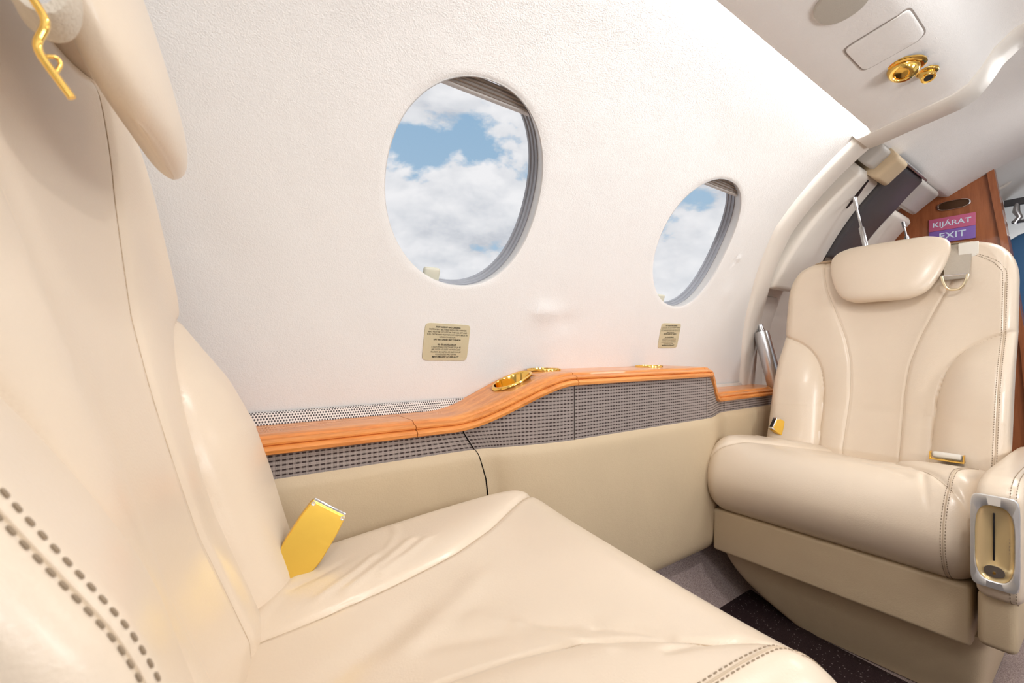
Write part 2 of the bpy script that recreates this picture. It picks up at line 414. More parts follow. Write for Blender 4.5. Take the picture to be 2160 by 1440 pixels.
# entry vestibule headliner
RH = .915
th0 = math.asin((.615-ZC)/RH)
rows = []
for x in np.concatenate([np.linspace(1.56, 2.25, 16), np.linspace(2.27, 2.45, 14)]):
    tt = np.linspace(th0, PI-th0, 60); k = smooth01((x-2.25)/.2)
    row = []
    for t in tt:
        d = 0
        row.append((x, YC+(RH+d)*math.cos(t), ZC+(RH+d)*math.sin(t)))
    first = row[0]; pre = [(x, first[1]+.09, first[2]+.03), (x, first[1]+.02, first[2]+.004), (x, first[1]+.005, first[2]+.000)]
    post = [(x, -.12-p[1], p[2]) for p in pre[::-1]]
    rows.append(pre+row+post)
v, f = loft(rows, closed=False); tag(mobj('ceiling_entry', v, f, HEAD), kind='structure')
# bulkhead behind the aft seat
k = 64; tt = np.linspace(0, 2*PI, k, endpoint=False)
V = [(-1.2, YC+(R+.02)*math.cos(t), ZC+(R+.02)*math.sin(t)) for t in tt]+[(-1.2, YC, ZC)]
tag(mobj('wall_back', V, [(k, i, (i+1) % k) for i in range(k)], SUEDE), kind='structure')
# floor and carpeted sills
V = [(-1.2, -.79, -.72), (3.72, -.79, -.72), (3.72, .67, -.72), (-1.2, .67, -.72), (-1.2, -.79, -.74), (3.72, -.79, -.74), (3.72, .67, -.74), (-1.2, .67, -.74)]
F = [(0,1,2,3), (4,5,6,7), (0,1,5,4), (1,2,6,5), (2,3,7,6), (3,0,4,7)]
tag(mobj('floor', V, F, CARPET, smooth=False), kind='structure')
for nm, sd in (('trim_2', 1), ('trim_3', -1)):
    pr = [(.645, -.7185), (.675, -.712), (.70, -.69), (.73, -.64), (.775, -.55), (.82, -.42), (.85, -.3)]
    pr = pr if sd > 0 else [(-.12-y, z) for y, z in pr]
    v, f = loft([[(x, y, z) for y, z in pr] for x in (-1.2, 2.46)], closed=False); tag(mobj(nm, v, f, CARPET), kind='structure')
lo = []
for z, k_ in ((-.7199, 1), (-.7145, 1), (-.7135, .9985), (-.7135, .5)):
    c_ = np.array([.3, .23]); q = resample([(-.70, -.19), (1.235, -.19), (1.243, .29), (1.258, .46), (1.345, .662), (-.70, .662), (-.70, -.19)], .02)[:-1]; q = c_+(q-c_)*k_
    lo.append([(x, y, z) for x, y in q])
v, f = loft(lo); o = mobj('floor_mat', v, f, MAT_D, sharp=math.radians(30))
tag(o, 'dark glittery protective runner mat lying on the taupe carpet between the seats', 'mat')
# ------------------------------------------------------------------ warning placards
def wall_frame(X, s, out=-.002):
    th = s/R; p = Vector(wall_pt(X, s, out)); x = Vector((1,0,0)); y = Vector((0, -math.sin(th), math.cos(th))); z = x.cross(y)
    return Matrix(((x.x, y.x, z.x, p.x), (x.y, y.y, z.y, p.y), (x.z, y.z, z.z, p.z), (0,0,0,1)))
def placard(X, s, w_, h_, tilt, label):
    M = wall_frame(X, s) @ Matrix.Rotation(tilt, 4, 'Z'); root = empty('warning_placard', M.translation); tag(root, label, 'sign', 'khaki placards on the cabin wall')
    L = sring(w_/2, h_/2, 12, 64); lo = []
    for z, ins in ((-.002, 0), (.0008, 0), (.0014, .0006)):
        q = L*(1-ins/(w_/2)); lo.append([M @ Vector((a, b, z)) for a, b in q])
    v, f = loft(lo); mobj('plate', v, f, PLACARD, root, sharp=math.radians(30))
    lines = [("FOR TAKEOFF AND LANDING", 1), ("FASTEN SEAT BELT AND SHOULDER HARNESS", 0), ("SEAT MUST BE LOCATED IN THE FULL AFT AND", 0), ("FULL OUTBOARD POSITION WITH SEAT BACK IN", 0), ("UPRIGHT POSITION.", 0), ("LIFE VEST UNDER SEAT CUSHION", 1), ("", 0),
             ("FEL- ÉS LESZÁLLÁSKOR", 1), ("A BIZTONSÁGI ÖVET KAPCSOLJA BE,", 0), ("HELYEZZE AZ ÜLÉST HÁTSÓ KÜLSŐ", 0), ("ÁLLÁSBA, ÉS HAJTSA AZ ÜLÉSTÁMLÁT", 0), ("FÜGGŐLEGES HELYZETBE", 0), ("MENTŐMELLÉNY AZ ÜLÉS ALATT", 1)]
    for i, (tx, b) in enumerate(lines):
        if tx: text('lettering', tx, M @ Matrix.Translation((0, h_*.40-i*h_*.0665, .0018)), .0046, INK, root, bold=.00012 if b else 0, xs=.92)
placard(.428, .178, .106, .079, -.02, 'khaki safety placard below the nearer, larger-looking cabin window')
placard(1.194, .207, .098, .078, .02, 'khaki safety placard below the farther cabin window, nearer the door')
# ------------------------------------------------------------------ side console
con = empty('side_console', (.7, .78, -.56))
tag(con, 'low wall console with glossy cherry ledge, grey woven band and cream leather side', 'console')
def ztop(X):
    return np.interp(X, CX, CZ)
CX = np.linspace(-1.15, 1.75, 581)
CZ = -.127 + .079*smooth01((CX-.385)/.275) - .083*smooth01((CX-1.185)/.125)
yf_raw = .737 - .047*smooth01((CX-.36)/.30) + .045*smooth01((CX-1.17)/.17)
def yfr(X): return np.interp(X, CX, yf_raw)
def nose(X):
    zt, y = float(ztop(X)), float(yfr(X)); yb = .8565
    pts = [(yb, zt+.0), (y+.03, zt), (y+.019, zt-.0005), (y+.014, zt-.0022), (y+.0125, zt-.0060), (y+.009, zt-.0064), (y+.003, zt-.0078), (y-.0005, zt-.0105), (y+.0005, zt-.0135), (y+.0035, zt-.0150), (y-.003, zt-.0172), (y-.006, zt-.021), (y-.0045, zt-.0265), (y+.002, zt-.029), (y+.012, zt-.0295), (yb, zt-.0295)]
    return [(X, a, b) for a, b in pts]
def slope_corr(xs):
    """sections lean with the slope of the ledge so the moulding keeps its thickness"""
    out = []
    for X in xs:
        g = float(ztop(X+.002)-ztop(X-.002))/.004; ang = math.atan(g); c = nose(X); zt = float(ztop(X)); q = []
        for (x, y, z) in c:
            d = z-zt; q.append((x - d*math.sin(ang)*1.0, y, zt+d*math.cos(ang)))
        out.append(q)
    return out
for a, b in ((-1.15, .3145), (.316, .6605), (.6625, 1.1705), (1.1725, 1.74)):
    xs = np.linspace(a, b, max(24, int((b-a)/.006)))
    v, f = loft(slope_corr(xs)); mobj('wood_ledge', v, f, WOOD, con, sharp=math.radians(40))
def skirt(name, a, b, z0f, z1f, yoff, m, bulge=0, roll=0, seam=None, nz=14, uvs=False, curve0=None):
    xs = np.linspace(a, b, max(20, int((b-a)/.006))); rows = []; uv = []; L = 0; prev = None
    for X in xs:
        zt = z0f(X); zb = z1f(X); y0 = float(yfr(X))+yoff; col = []
        for j in range(nz):
            t = j/(nz-1); z = zt+(zb-zt)*t; y = y0 - bulge*math.sin(PI*min(1, t*1.0))*.6
            if roll:
                e = (zt-z); y += roll*(math.exp(-e/.006))*1.0
                e2 = z-zb; y += .012*math.exp(-e2/.012)
            x2 = X + float(np.interp(-z, [.13, .16, .196, .25, .32, .6], [0, .012, .036, .052, .060, .062]))*math.exp(-((X-.403)/.07)**2)
            col.append((x2, y, z)); 
        if prev is not None: L += math.dist(prev, (X, y0))
        prev = (X, y0); rows.append(col); uv += [(a+L, p[2]) for p in col]
    v, f = loft(rows, closed=False)
    return mobj(name, v, f, m, con, uv=uv if uvs else None)
zf0 = lambda X: float(ztop(X))-.026
c0 = lambda z: .0
for a, b in ((-1.15, .401), (.404, .660), (.662, 1.1705), (1.172, 1.345), (1.346, 1.74)):
    skirt('fabric_band', a, b, zf0, lambda X: -.196, .008, FABRIC, uvs=True, nz=24)
seamc = lambda z: float(np.interp(-z, [.19, .22, .26, .35, .56], [0, .012, .02, .024, .024]))
skirt('leather_panel', -1.15, .4025, lambda X: -.193, lambda X: -.56, -.003, PANEL_LEATHER, bulge=.006, roll=.008, nz=40)
skirt('leather_panel', .4045, 1.74, lambda X: -.193, lambda X: -.56, -.003, PANEL_LEATHER, bulge=.012, roll=.008, nz=40)
# perforated grille strip rising at the back of the low ledge
for a, b, zz in ((-1.15, .475, -.1285), (1.33, 1.66, -.133)):
    rows = []; uv = []
    for X in np.linspace(a, b, 60):
        zb = zz; h = .023 if X < 1 else .012
        rows.append([(X, .846, zb-.002), (X, .8505, zb+h*.9), (X, .856, zb+h)]); uv += [(X, 0), (X, .019), (X, .024)]
    v, f = loft(rows, closed=False); mobj('air_grille', v, f, GRILLE if a < 0 else PLASTIC, con, uv=uv)
# gold cup holder in the sloping shoulder and two flat gold rings on the level top
def cup(name, X, Y, r, deep=True, dz=0):
    z = float(ztop(X)); g = float(ztop(X+.01)-ztop(X-.01))/.02; nrm = Vector((-g, 0, 1)).normalized(); root = empty(name, (X, Y, z)); root.parent = con; root.location = Vector((X, Y, z))-con.location
    L = lathe_vf([(r*1.13, -.001), (r*1.14, .0015), (r*1.11, .0035), (r*1.03, .0035), (r*.99, .001), (r*.985, -.002)], (X, Y, z+.001+dz), nrm, 56)
    v, f = loft(L, cap0=False, cap1=False); mobj('rim', v, f, GOLD, root)
    if deep: L = lathe_vf([(r*.985, .003), (r*.97, -.001), (r*.5, -.0015), (.001, -.0015)], (X, Y, z+.0012+dz), nrm, 56); v, f = loft(L, cap0=False); mobj('well', v, f, GOLD, root)
    return root
def hole_cup(X, Y, rx, ry):
    """oval cup well: the open mouth follows the slope of the ledge"""
    z = float(ztop(X)); g = (float(ztop(X+.02))-float(ztop(X-.02)))/.04
    root = empty('cup_holder', (X, Y, z)); root.parent = con; root.location = Vector((X, Y, z))-con.location
    K = 64; t = np.linspace(0, 2*PI, K, endpoint=False)
    def lp(k, dz, flat=0):
        x = X+rx*k*np.cos(t); y = Y+ry*k*np.sin(t); zz = (z+g*(x-X))*(1-flat)+flat*z+dz; return np.stack([x, y, zz], 1)
    v, f = loft([lp(1.12, .000), lp(1.13, .0035), lp(1.08, .0055), lp(1.0, .005), lp(.97, .002)], cap0=False, cap1=False); mobj('rim', v, f, GOLD, root)
    v, f = loft([lp(.97, .004), lp(.96, .002), lp(.95, -.006), lp(.93, -.050, 1), lp(.88, -.056, 1), lp(.01, -.057, 1)], cap0=False); mobj('well', v, f, GOLD, root)
CUPS = []
def drill(o, X, Y, rx, ry):
    z = float(ztop(X)); t = np.linspace(0, 2*PI, 64, endpoint=False)
    v, f = loft([[(X+rx*math.cos(a), Y+ry*math.sin(a), z+h) for a in t] for h in (-.1, .1)]); c = mobj('cutter', v, f, GOLD)
    m = o.modifiers.new('hole', 'BOOLEAN'); m.object = c; m.operation = 'DIFFERENCE'; m.solver = 'EXACT'
    dg = bpy.context.evaluated_depsgraph_get(); me = bpy.data.meshes.new_from_object(o.evaluated_get(dg)); o.modifiers.clear(); o.data = me
    me.materials.clear(); me.materials.append(WOOD); bpy.data.objects.remove(c)
drill([o for o in con.children if o.name.startswith('wood_ledge')][1], .566, .797, .0405, .0335)
hole_cup(.566, .797, .042, .035)
cup('gold_ring', .672, .814, .036)
cup('gold_ring', 1.055, .805, .034)
# ------------------------------------------------------------------ seats
def seat(flip, label):
    ca, sa = math.cos(math.radians(8)), math.sin(math.radians(8))
    def swivel(P):   # the foreground seat is turned a few degrees towards the wall
        x, y = P[..., 0]-.25, P[..., 1]-.66
        return np.stack([.25+x*ca+y*sa, .650-x*sa+y*ca, P[..., 2]], -1)
    T = (lambda P: np.stack([1.60-P[..., 0], P[..., 1], P[..., 2]], -1)) if flip else swivel
    TT = lambda *p: tuple(T(np.array(p, float)))
    base = T(np.array([.2, .43, -.72])); root = empty('cabin_seat', tuple(base)); tag(root, label, 'seat', 'cream leather cabin seats')
    # ---------------- backrest
    C, HW = .4275, .2625; ZB, ZT = -.40, .292
    az = lambda z: np.interp(z, [-.42, -.36, -.29, -.175, .03, .15, .3], [.074, .084, .078, .036, -.019, -.044, -.074])
    wing = smooth_poly([(.118, -.42), (.120, -.36), (.124, -.29), (.130, -.12), (.142, -.06), (.160, -.02), (.185, .008), (.22, .030), (.262, .046)])
    inner = smooth_poly([(.064, -.42), (.064, -.30), (.062, -.12), (.068, -.04), (.088, .04), (.118, .12), (.146, .19), (.158, .25), (.16, .30)])
    def front(x, z):
        ax = np.abs(x); P = np.stack([ax.ravel(), z.ravel()], 1)
        dw = pl_dist(P, wing).reshape(x.shape); di = pl_dist(P, inner).reshape(x.shape)
        gx = np.interp(z, wing[:, 1], wing[:, 0]); out = (ax > gx) & (z < .046)
        a = az(z) - .014*(1-(x/HW)**2)
        fade = smooth01((z+.40)/.13)
        a = a + np.where(out, np.interp(z, [-.25, -.17, -.10, -.035, .0, .046], [.036, .044, .041, .029, .016, .0])*(1-np.exp(-dw/.030))*fade*np.where(x < 0, 1 if flip else .65, 1), 0)
        inn = ax < np.interp(z, inner[:, 1], inner[:, 0])
        a = a + np.where(inn, -.006*(1-np.exp(-di/.02)), .006*(1-np.exp(-np.minimum(di, dw)/.015)))
        a = a - .0022*np.exp(-((x+HW-.0195)/.0022)**2)
        if not flip: a = a - np.where(x < -.1, .014*smooth01((z+.13)/.10)*smooth01((-x-.1)/.1), 0)
        a = a - .0035*np.exp(-(dw/.0035)**2) - .0028*np.exp(-(di/.0030)**2)
        # soft body folds in the leather
        a = a + .0018*np.sin(z*23+ax*14)*np.exp(-((ax-.19)/.05)**2)
        return a
    nz, nx = 230, 200
    zl = np.concatenate([np.linspace(ZB, .22, 180), .22+(ZT-.22)*np.sin(np.linspace(0, PI/2, 50)[1:])])
    rr = .030; TH = .10; loops = []
    for z in zl:
        k = max(0, (z-.16)/(ZT-.16)); sh = (max(0, 1-k**2.6))**(1/2.6); hw = max(HW*(.60+.40*sh) if z < ZT else HW*.6, .01)
        hw = HW*(1-.40*(1-sh)); th = TH*(max(.02, 1-k**5)); top_in = rr*(1-math.sqrt(max(0, 1-max(0, (z-(ZT-rr))/rr)**2)))
        u = np.linspace(-1, 1, nx); x = hw*(.55*u+.45*np.sin(u*PI/2)); e = hw-np.abs(x); rnd = np.where(e < rr, rr-np.sqrt(np.maximum(0, rr**2-(rr-e)**2)), 0)
        a = front(x, np.full_like(x, z)) - rnd - top_in
        ab = float(az(z))-th; a0 = a[0]; a1 = a[-1]; pts = [(p, C+q, z) for p, q in zip(a, x)]
        sd = [(1, hw, a1), (-1, hw, a0)]
        nb = 8
        for j in range(1, nb): t = j/nb; pts.append((a1+(ab-a1)*t, C+hw*(1-.05*t**3), z))
        for j in range(0, 21): q = 1-2*j/20; pts.append((ab-.018*(1-q*q), C+hw*.93*q, z))
        for j in range(1, nb): t = 1-j/nb; pts.append((a0+(ab-a0)*t, C-hw*(1-.05*t**3), z))
        loops.append(pts)
    L = T(np.array(loops)); v, f = loft(L); back = mobj('backrest', v, f, LEATHER, root, sharp=math.radians(65))
    def on_back(x, z, lift=.0008):
        x = np.asarray(x, float); z = np.asarray(z, float)
        k = np.maximum(0, (z-.16)/(ZT-.16)); sh = np.maximum(0, 1-k**2.6)**(1/2.6); hw = HW*(1-.40*(1-sh)); e = hw-np.abs(x)
        rnd = np.where(e < rr, rr-np.sqrt(np.maximum(0, rr**2-(rr-np.clip(e, 0, rr))**2)), 0); ti = rr*(1-np.sqrt(np.maximum(0, 1-np.maximum(0, (z-(ZT-rr))/rr)**2)))
        return T(np.stack([front(x, z)-rnd-ti+lift, C+x, z], -1))
    # twin stitch line inside the aisle edge
    for off in (.016, .023):
        zz = np.linspace(-.34, .20, 60); k = np.maximum(0, (zz-.16)/(ZT-.16)); sh = np.maximum(0, 1-k**2.6)**(1/2.6); xx = -(HW*(1-.40*(1-sh))-off)
        zz2 = np.concatenate([zz, [.225, .243, .256, .262]]); xx2 = np.concatenate([xx, [-.222, -.200, -.175, -.15]]) if off > .02 else np.concatenate([xx, [-.231, -.209, -.184, -.157]])
        stitches('stitching', on_back(xx2, zz2, .0006), back)
    sm = on_back(-(HW-.0195)*np.ones(60), np.linspace(-.34, .17, 60), .0); v, f = tube_vf(sm, .0009, 6); mobj('seam', v, f, SEAM, back)
    for sg in (-1, 1):
        for poly in (wing, inner):
            q = resample(poly[poly[:, 1] > -.38], .005); q = q[(q[:, 0] < .25) & (q[:, 1] < .27)]
            v, f = tube_vf(on_back(sg*q[:, 0], q[:, 1], .0006), .00045, 6); mobj('seam', v, f, SEAM, back)
    # ---------------- headrest
    hc = .425; hz, ha = (0, 0) if flip else (.014, .027)
    HWT = np.linspace(0, 1, 200); HWV = np.interp(HWT, [0, .03, .08, .17, .30, .48, .70, .84, .93, .975, 1], [.058, .078, .093, .107, .119, .131, .140, .138, .126, .110, .088])
    for _ in range(60): HWV[1:-1] = (HWV[:-2]+2*HWV[1:-1]+HWV[2:])/4
    HH = .180 if flip else .196; zr = .142+HH*(1-np.cos(np.linspace(0, PI, 40)))/2; loops = []
    for z in zr:
        t = (z-.142)/HH; hw = float(np.interp(t, HWT, HWV)); ed = math.sqrt(max(0, 1-(2*t-1)**6)); tk = (.026 if flip else .020)*max(ed, .12)
        a_c = -.034 - .23*(z-.15) - .012*(t**3)
        q = sring(hw, tk, 2.7, 72)
        loops.append([(a_c+ha+b + .010*(1-(x_/.14)**2), hc+x_, z+hz) for x_, b in q])
    v, f = loft(T(np.array(loops))); hr = mobj('headrest', v, f, LEATHER, root)
    q = []
    for z in zr[9:-6]:
        t = (z-.142)/HH; hw = float(np.interp(t, HWT, HWV)); q.append((-.034-.23*(z-.15)-.012*t**3+ha, hc+hw+.0004, z+hz))
    v, f = tube_vf(T(np.array(q)), .0008, 6); mobj('seam', v, f, SEAM, hr)
    # ---------------- cushion
    CC, CH = .43, .265
    fw = smooth_poly([(-.06, .082), (.02, .084), (.10, .080), (.18, .088), (.26, .108), (.32, .142), (.37, .185), (.42, .225), (.445, .262)])
    if not flip: fw = fw*np.array([1.14, 1.0])
    creases = [(.13, .105, .20, .15, .0022, .006), (.16, .10, .25, .16, .0026, .007), (.20, .11, .27, .15, .0020, .006), (.06, .10, .12, .19, .0020, .008), (.22, .16, .24, .22, .0018, .005), (.10, .14, .16, .16, -.0015, .006), (.27, -.02, .33, -.12, .0020, .010), (.22, -.03, .36, -.10, -.002, .012), (.30, -.06, .34, -.15, .002, .008), (.12, -.02, .22, .03, -.0025, .02), (.20, -.02, .30, .04, .0022, .018), (.36, -.11, .40, -.16, -.003, .006), (.38, -.18, .45, -.20, -.003, .006)]
    def cdisp(a, x):
        ax = np.abs(x); P = np.stack([a.ravel(), ax.ravel()], 1); d = pl_dist(P, fw).reshape(a.shape); out = ax > np.interp(a, fw[:, 0], fw[:, 1])
        o = np.where(out, .014*(1-np.exp(-d/.022)), -.008*(1-np.exp(-d/.04))) - .0038*np.exp(-(d/.0035)**2)
        P2 = np.stack([a.ravel(), x.ravel()], 1)
        for a0, x0, a1, x1, h, wd in creases:
            dd = pl_dist(P2, [(a0, x0), ((a0+a1)/2+.006, (x0+x1)/2), (a1, x1)]).reshape(a.shape); o = o + h*np.exp(-(dd/wd)**2)
        return o
    AF, ZM, RR = (.368 if flip else .450), -.352, .100
    def section(x, e_r=.045):
        e = CH-abs(x); ins = e_r-math.sqrt(max(0, e_r**2-(e_r-e)**2)) if e < e_r else 0
        r = RR-ins; A = np.linspace(-.10, AF, 110); top = ZM+r - .062*((AF-A)/AF)**1.15
        P = [(a, z, 1, 0, 1) for a, z in zip(A, top)]
        ang = np.linspace(PI/2, -PI/2, 60)[1:]
        P += [(AF+r*math.cos(t), ZM+r*math.sin(t), max(0, math.sin(t)), math.cos(t), math.sin(t)) for t in ang]
        P += [(a, ZM-r, 0, 0, -1) for a in np.linspace(AF, -.10, 14)[1:]]
        P = np.array([(p[0], p[1], p[2], p[3], p[4]) for p in P])
        D = cdisp(P[:, 0]+0, np.full(len(P), x))*P[:, 2]
        return np.stack([P[:, 0]+D*P[:, 3], np.full(len(P), CC+x), P[:, 1]+D*P[:, 4]], 1)
    u = np.linspace(-1, 1, 240); xs = CH*(.6*u+.4*np.sin(u*PI/2))
    v, f = loft(T(np.array([section(x) for x in xs]))); cu = mobj('seat_cushion', v, f, LEATHER, root, sharp=math.radians(65))
    for off in (.037, .0435):
        q = section(-(CH-off)); q = q[60:165]; c_ = np.array([.33, 0, -.35]); d = q-np.array([.33, 0, -.35]); d[:, 1] = 0; d /= np.linalg.norm(d, axis=1)[:, None]
        stitches('stitching', T(q+d*.0005), cu)
    q = section(-(CH-.040)); v, f = tube_vf(T(q[60:165]), .0011, 6); mobj('seam', v, f, SEAM, cu)
    for sg in (-1, 1):
        q = []
        for a, x in resample(fw[fw[:, 0] > -.02], .006):
            if x > .235: continue
            sec = section(sg*x); top = sec[:135]; top = top[:int(np.argmax(top[:, 0]))+1]; o_ = np.argsort(top[:, 0]); q.append(np.array([a, CC+sg*x, np.interp(a, top[o_, 0], top[o_, 2])+.0005]))
        v, f = tube_vf(T(np.array(q)), .0006, 6); mobj('seam', v, f, SEAM, cu)
    # ---------------- apron and pedestal
    v, f = rbox_vf(((.42-.0)/2, .43, -.502), (.42, .51, .115), .008); V = T(v); mobj('apron', V, f, PANEL_LEATHER, root)
    loops = []
    for z in np.linspace(-.548, -.717, 20):
        t = (-.548-z)/.169; w0, w1 = .155+.02*t, .685-.17*t**2.2; a1 = .395-.058*t
        q = sring((a1+.02)/2, (w1-w0)/2, 14, 80, (a1-.02)/2, (w0+w1)/2); loops.append([(a, b, z) for a, b in q])
    v, f = loft(T(np.array(loops))); mobj('pedestal', v, f, PANEL_LEATHER, root)
    # ---------------- armrest on the aisle side
    dz = 0 if flip else -.15
    w0, w1 = .106, .163; wc = (w0+w1)/2
    loops = []
    ar = empty('armrest', TT(.3, wc, -.3+dz)); ar.parent = root; ar.location = Vector(TT(.3, wc, -.3+dz))-root.location
    prof = [(-.02, -.232), (.10, -.228), (.38, -.224), (.43, -.226), (.462, -.236), (.476, -.252), (.480, -.33), (.478, -.40), (.472, -.430), (.45, -.441), (.30, -.441), (-.02, -.441)]
    P = resample(prof+[prof[0]], .008)[:-1]
    for y, ins in [(0, .008), (.002, .004), (.006, .001), (.012, 0), (.5, 0), (.988, 0)]:
        pass
    for ww, ins in [(w0, .012), (w0+.003, .005), (w0+.009, .001), (w0+.016, 0), (w1-.014, 0), (w1-.007, .002), (w1-.002, .006), (w1, .013)]:
        c = np.array([.23, -.335]); d = P-c; sc = np.array([1-ins/.25, 1-ins/.105]); q = c+d*sc; loops.append([(a, ww, z+dz) for a, z in q])
    v, f = loft(T(np.array(loops))); mobj('arm_pad', v, f, LEATHER, ar)
    for ww in (w0+.0075, w0+.0145):
        q = P[(P[:, 0] > .05)]; c = np.array([.23, -.335]); q = c+(q-c)*1.001; stitches('stitching', T(np.stack([q[:, 0]+.0003, np.full(len(q), ww), q[:, 1]+dz+.0003], 1)), ar)
    v, f = rbox_vf((.22, wc+.004, -.482+dz*.3), (.465, .050, .10), .012); mobj('side_panel', T(v), f, PANEL_LEATHER, ar)
    # metal plate with gold recess on the armrest front
    fr = empty('ashtray', TT(.48, wc, -.41+dz)); fr.parent = root; fr.location = Vector(TT(.48, wc, -.41+dz))-root.location
    def pl(hx, hy, nn, a, cy=-.331, cx=wc+.003):
        t = np.linspace(0, 2*PI, 96, endpoint=False); c, s_ = np.cos(t)*hx, np.sin(t)*hy; k = ((abs(c)/hx)**nn+(abs(s_)/hy)**nn)**(-1/nn)
        return [(a, cx+p*k_, cy+q*k_+dz) for p, q, k_ in zip(c, s_, k)]
    v, f = loft(T(np.array([pl(.0285, .079, 9, .478), pl(.0295, .080, 9, .4835), pl(.0285, .079, 9, .4860), pl(.0242, .066, 4, .4872, -.333), pl(.0228, .0640, 3.6, .4850, -.333)])), cap1=False)
    mobj('frame', v, f, SILVER, fr)
    v, f = loft(T(np.array([pl(.0230, .0642, 3.6, .4858, -.333), pl(.0222, .0632, 3.6, .4835, -.333), pl(.0180, .058, 3, .4806, -.333), pl(.001, .001, 2, .4802, -.333)])), cap0=False)
    mobj('recess', v, f, mat('satin_gold', (1, .78, .42), .26, metal=.6), fr)
    v, f = rbox_vf((.4812, wc+.004, -.322+dz), (.004, .0026, .082), .001); mobj('slot', T(v), f, BLACK, fr)
    v, f = loft(T(np.array([[(a, y, z+dz) for y, z in sring(.0125, .010, 2.2, 40, wc+.003, -.381)] for a in (.4795, .4845, .4855)]))); mobj('flap', v, f, STEEL, fr)
    v, f = loft(T(np.array([[(a, y, z+dz) for y, z in sring(.002, .002, 2.2, 20, wc+.003, -.383)] for a in (.4845, .4872)]))); mobj('latch', v, f, GOLD, fr)
    return root, T, on_back, C
sl, TL, obL, _ = seat(False, 'large cream leather seat at left foreground, seen from its side, facing right')
sr, TR, obR, _ = seat(True, 'cream leather seat at right facing the camera, with ashtray in its armrest')
# ------------------------------------------------------------------ belt hardware (each hangs or lies loose on a seat)
def buckle_plate(loc, along, wide, nrm, L, W_, thick, label, black_end=False):
    A = Vector(along).normalized(); N = Vector(nrm); N = (N-A*N.dot(A)).normalized(); B = N.cross(A).normalized()
    if B.dot(Vector(wide)) < 0: B = -B
    P0 = Vector(loc); root = empty('seat_belt_buckle', P0); tag(root, label, 'buckle', 'gold seat belt buckles')
    M = lambda x, y, z: P0 + A*x + B*y + N*z
    out = [(0, -.30), (.0, .30), (.10, .42), (.35, .50), (.75, .50), (1.0, .46), (1.0, -.46), (.75, -.50), (.35, -.50), (.10, -.42)]
    out = [(a*L, b*W_) for a, b in out]; o2 = np.array(out+[out[0]]); o2 = resample(o2, .002)[:-1]
    for _ in range(2): o2 = (np.roll(o2, 1, 0)+2*o2+np.roll(o2, -1, 0))/4
    c = o2.mean(0); loops = []
    for z, k in ((-thick/2, .5), (-thick/2, .90), (-thick/2, .93), (-thick*.38, .985), (0, 1), (thick*.38, .985), (thick/2, .93), (thick/2, .90), (thick/2, .5)): loops.append([M(*(c+(q-c)*k), z) for q in o2])
    v, f = loft(loops); mobj('buckle_body', v, f, GOLDB, root, sharp=math.radians(35))
    for sg in (-1, 1):
        v, f = loft(lathe_vf([(.0028, 0), (.0028, .0006), (.0022, .0010), (.0012, .0006), (.0004, .0002)], M(L*.94, sg*W_*.40, thick/2-.0004), N, 20)); mobj('rivet', v, f, CHROME, root)
    v, f = rbox_vf(M(L*.998, 0, 0), (.004, W_*.86, thick*.86), .001, [A, B, N]); mobj('mouth_frame', v, f, CHROME, root)
    if black_end: v, f = rbox_vf(M(L*1.0, 0, 0), (.0045, W_*.62, thick*.60), .0005, [A, B, N]); mobj('mouth', v, f, BLACK, root)
    path = [M(.004, 0, 0), M(-.015, 0, -.002), M(-.035, 0, -.004), M(-.06, .004, -.006)]
    lo = [[p+B*sx+N*sz for sx, sz in ((-.018, -.001), (.018, -.001), (.018, .001), (-.018, .001))] for p in path]
    v, f = loft(lo); mobj('webbing', v, f, WEB, root)
buckle_plate((.088, .612, -.285), (.052, .012, .070), (1, 0, -.4), (-.12, -1, .15), .094, .054, .014, 'gold seat belt buckle tucked between back and cushion of the foreground seat')
buckle_plate((1.527, .635, -.262), (-.048, .028, .034), (.3, .2, .8), (-.55, -.75, .2), .058, .046, .020, 'small gold buckle with black mouth on wall side of right seat', True)
# belt tongue lying at the aisle side of the right seat
root = empty('seat_belt_tongue', (1.50, .272, -.272)); tag(root, 'gold rimmed belt tongue with ivory roller on aisle side of right seat', 'belt tongue')
v, f = rbox_vf((1.488, .262, -.258), (.015, .054, .015), .006); mobj('roller', v, f, LABELM, root)
mb = MB()
for c, sz in (((1.488, .262, -.2685), (.020, .062, .004)), ((1.488, .2325, -.260), (.016, .003, .018)), ((1.488, .2915, -.260), (.016, .003, .018)), ((1.503, .258, -.271), (.026, .045, .004))): mb.add(*rbox_vf(c, sz, .001))
mb.build('tongue_frame', GOLD, root)
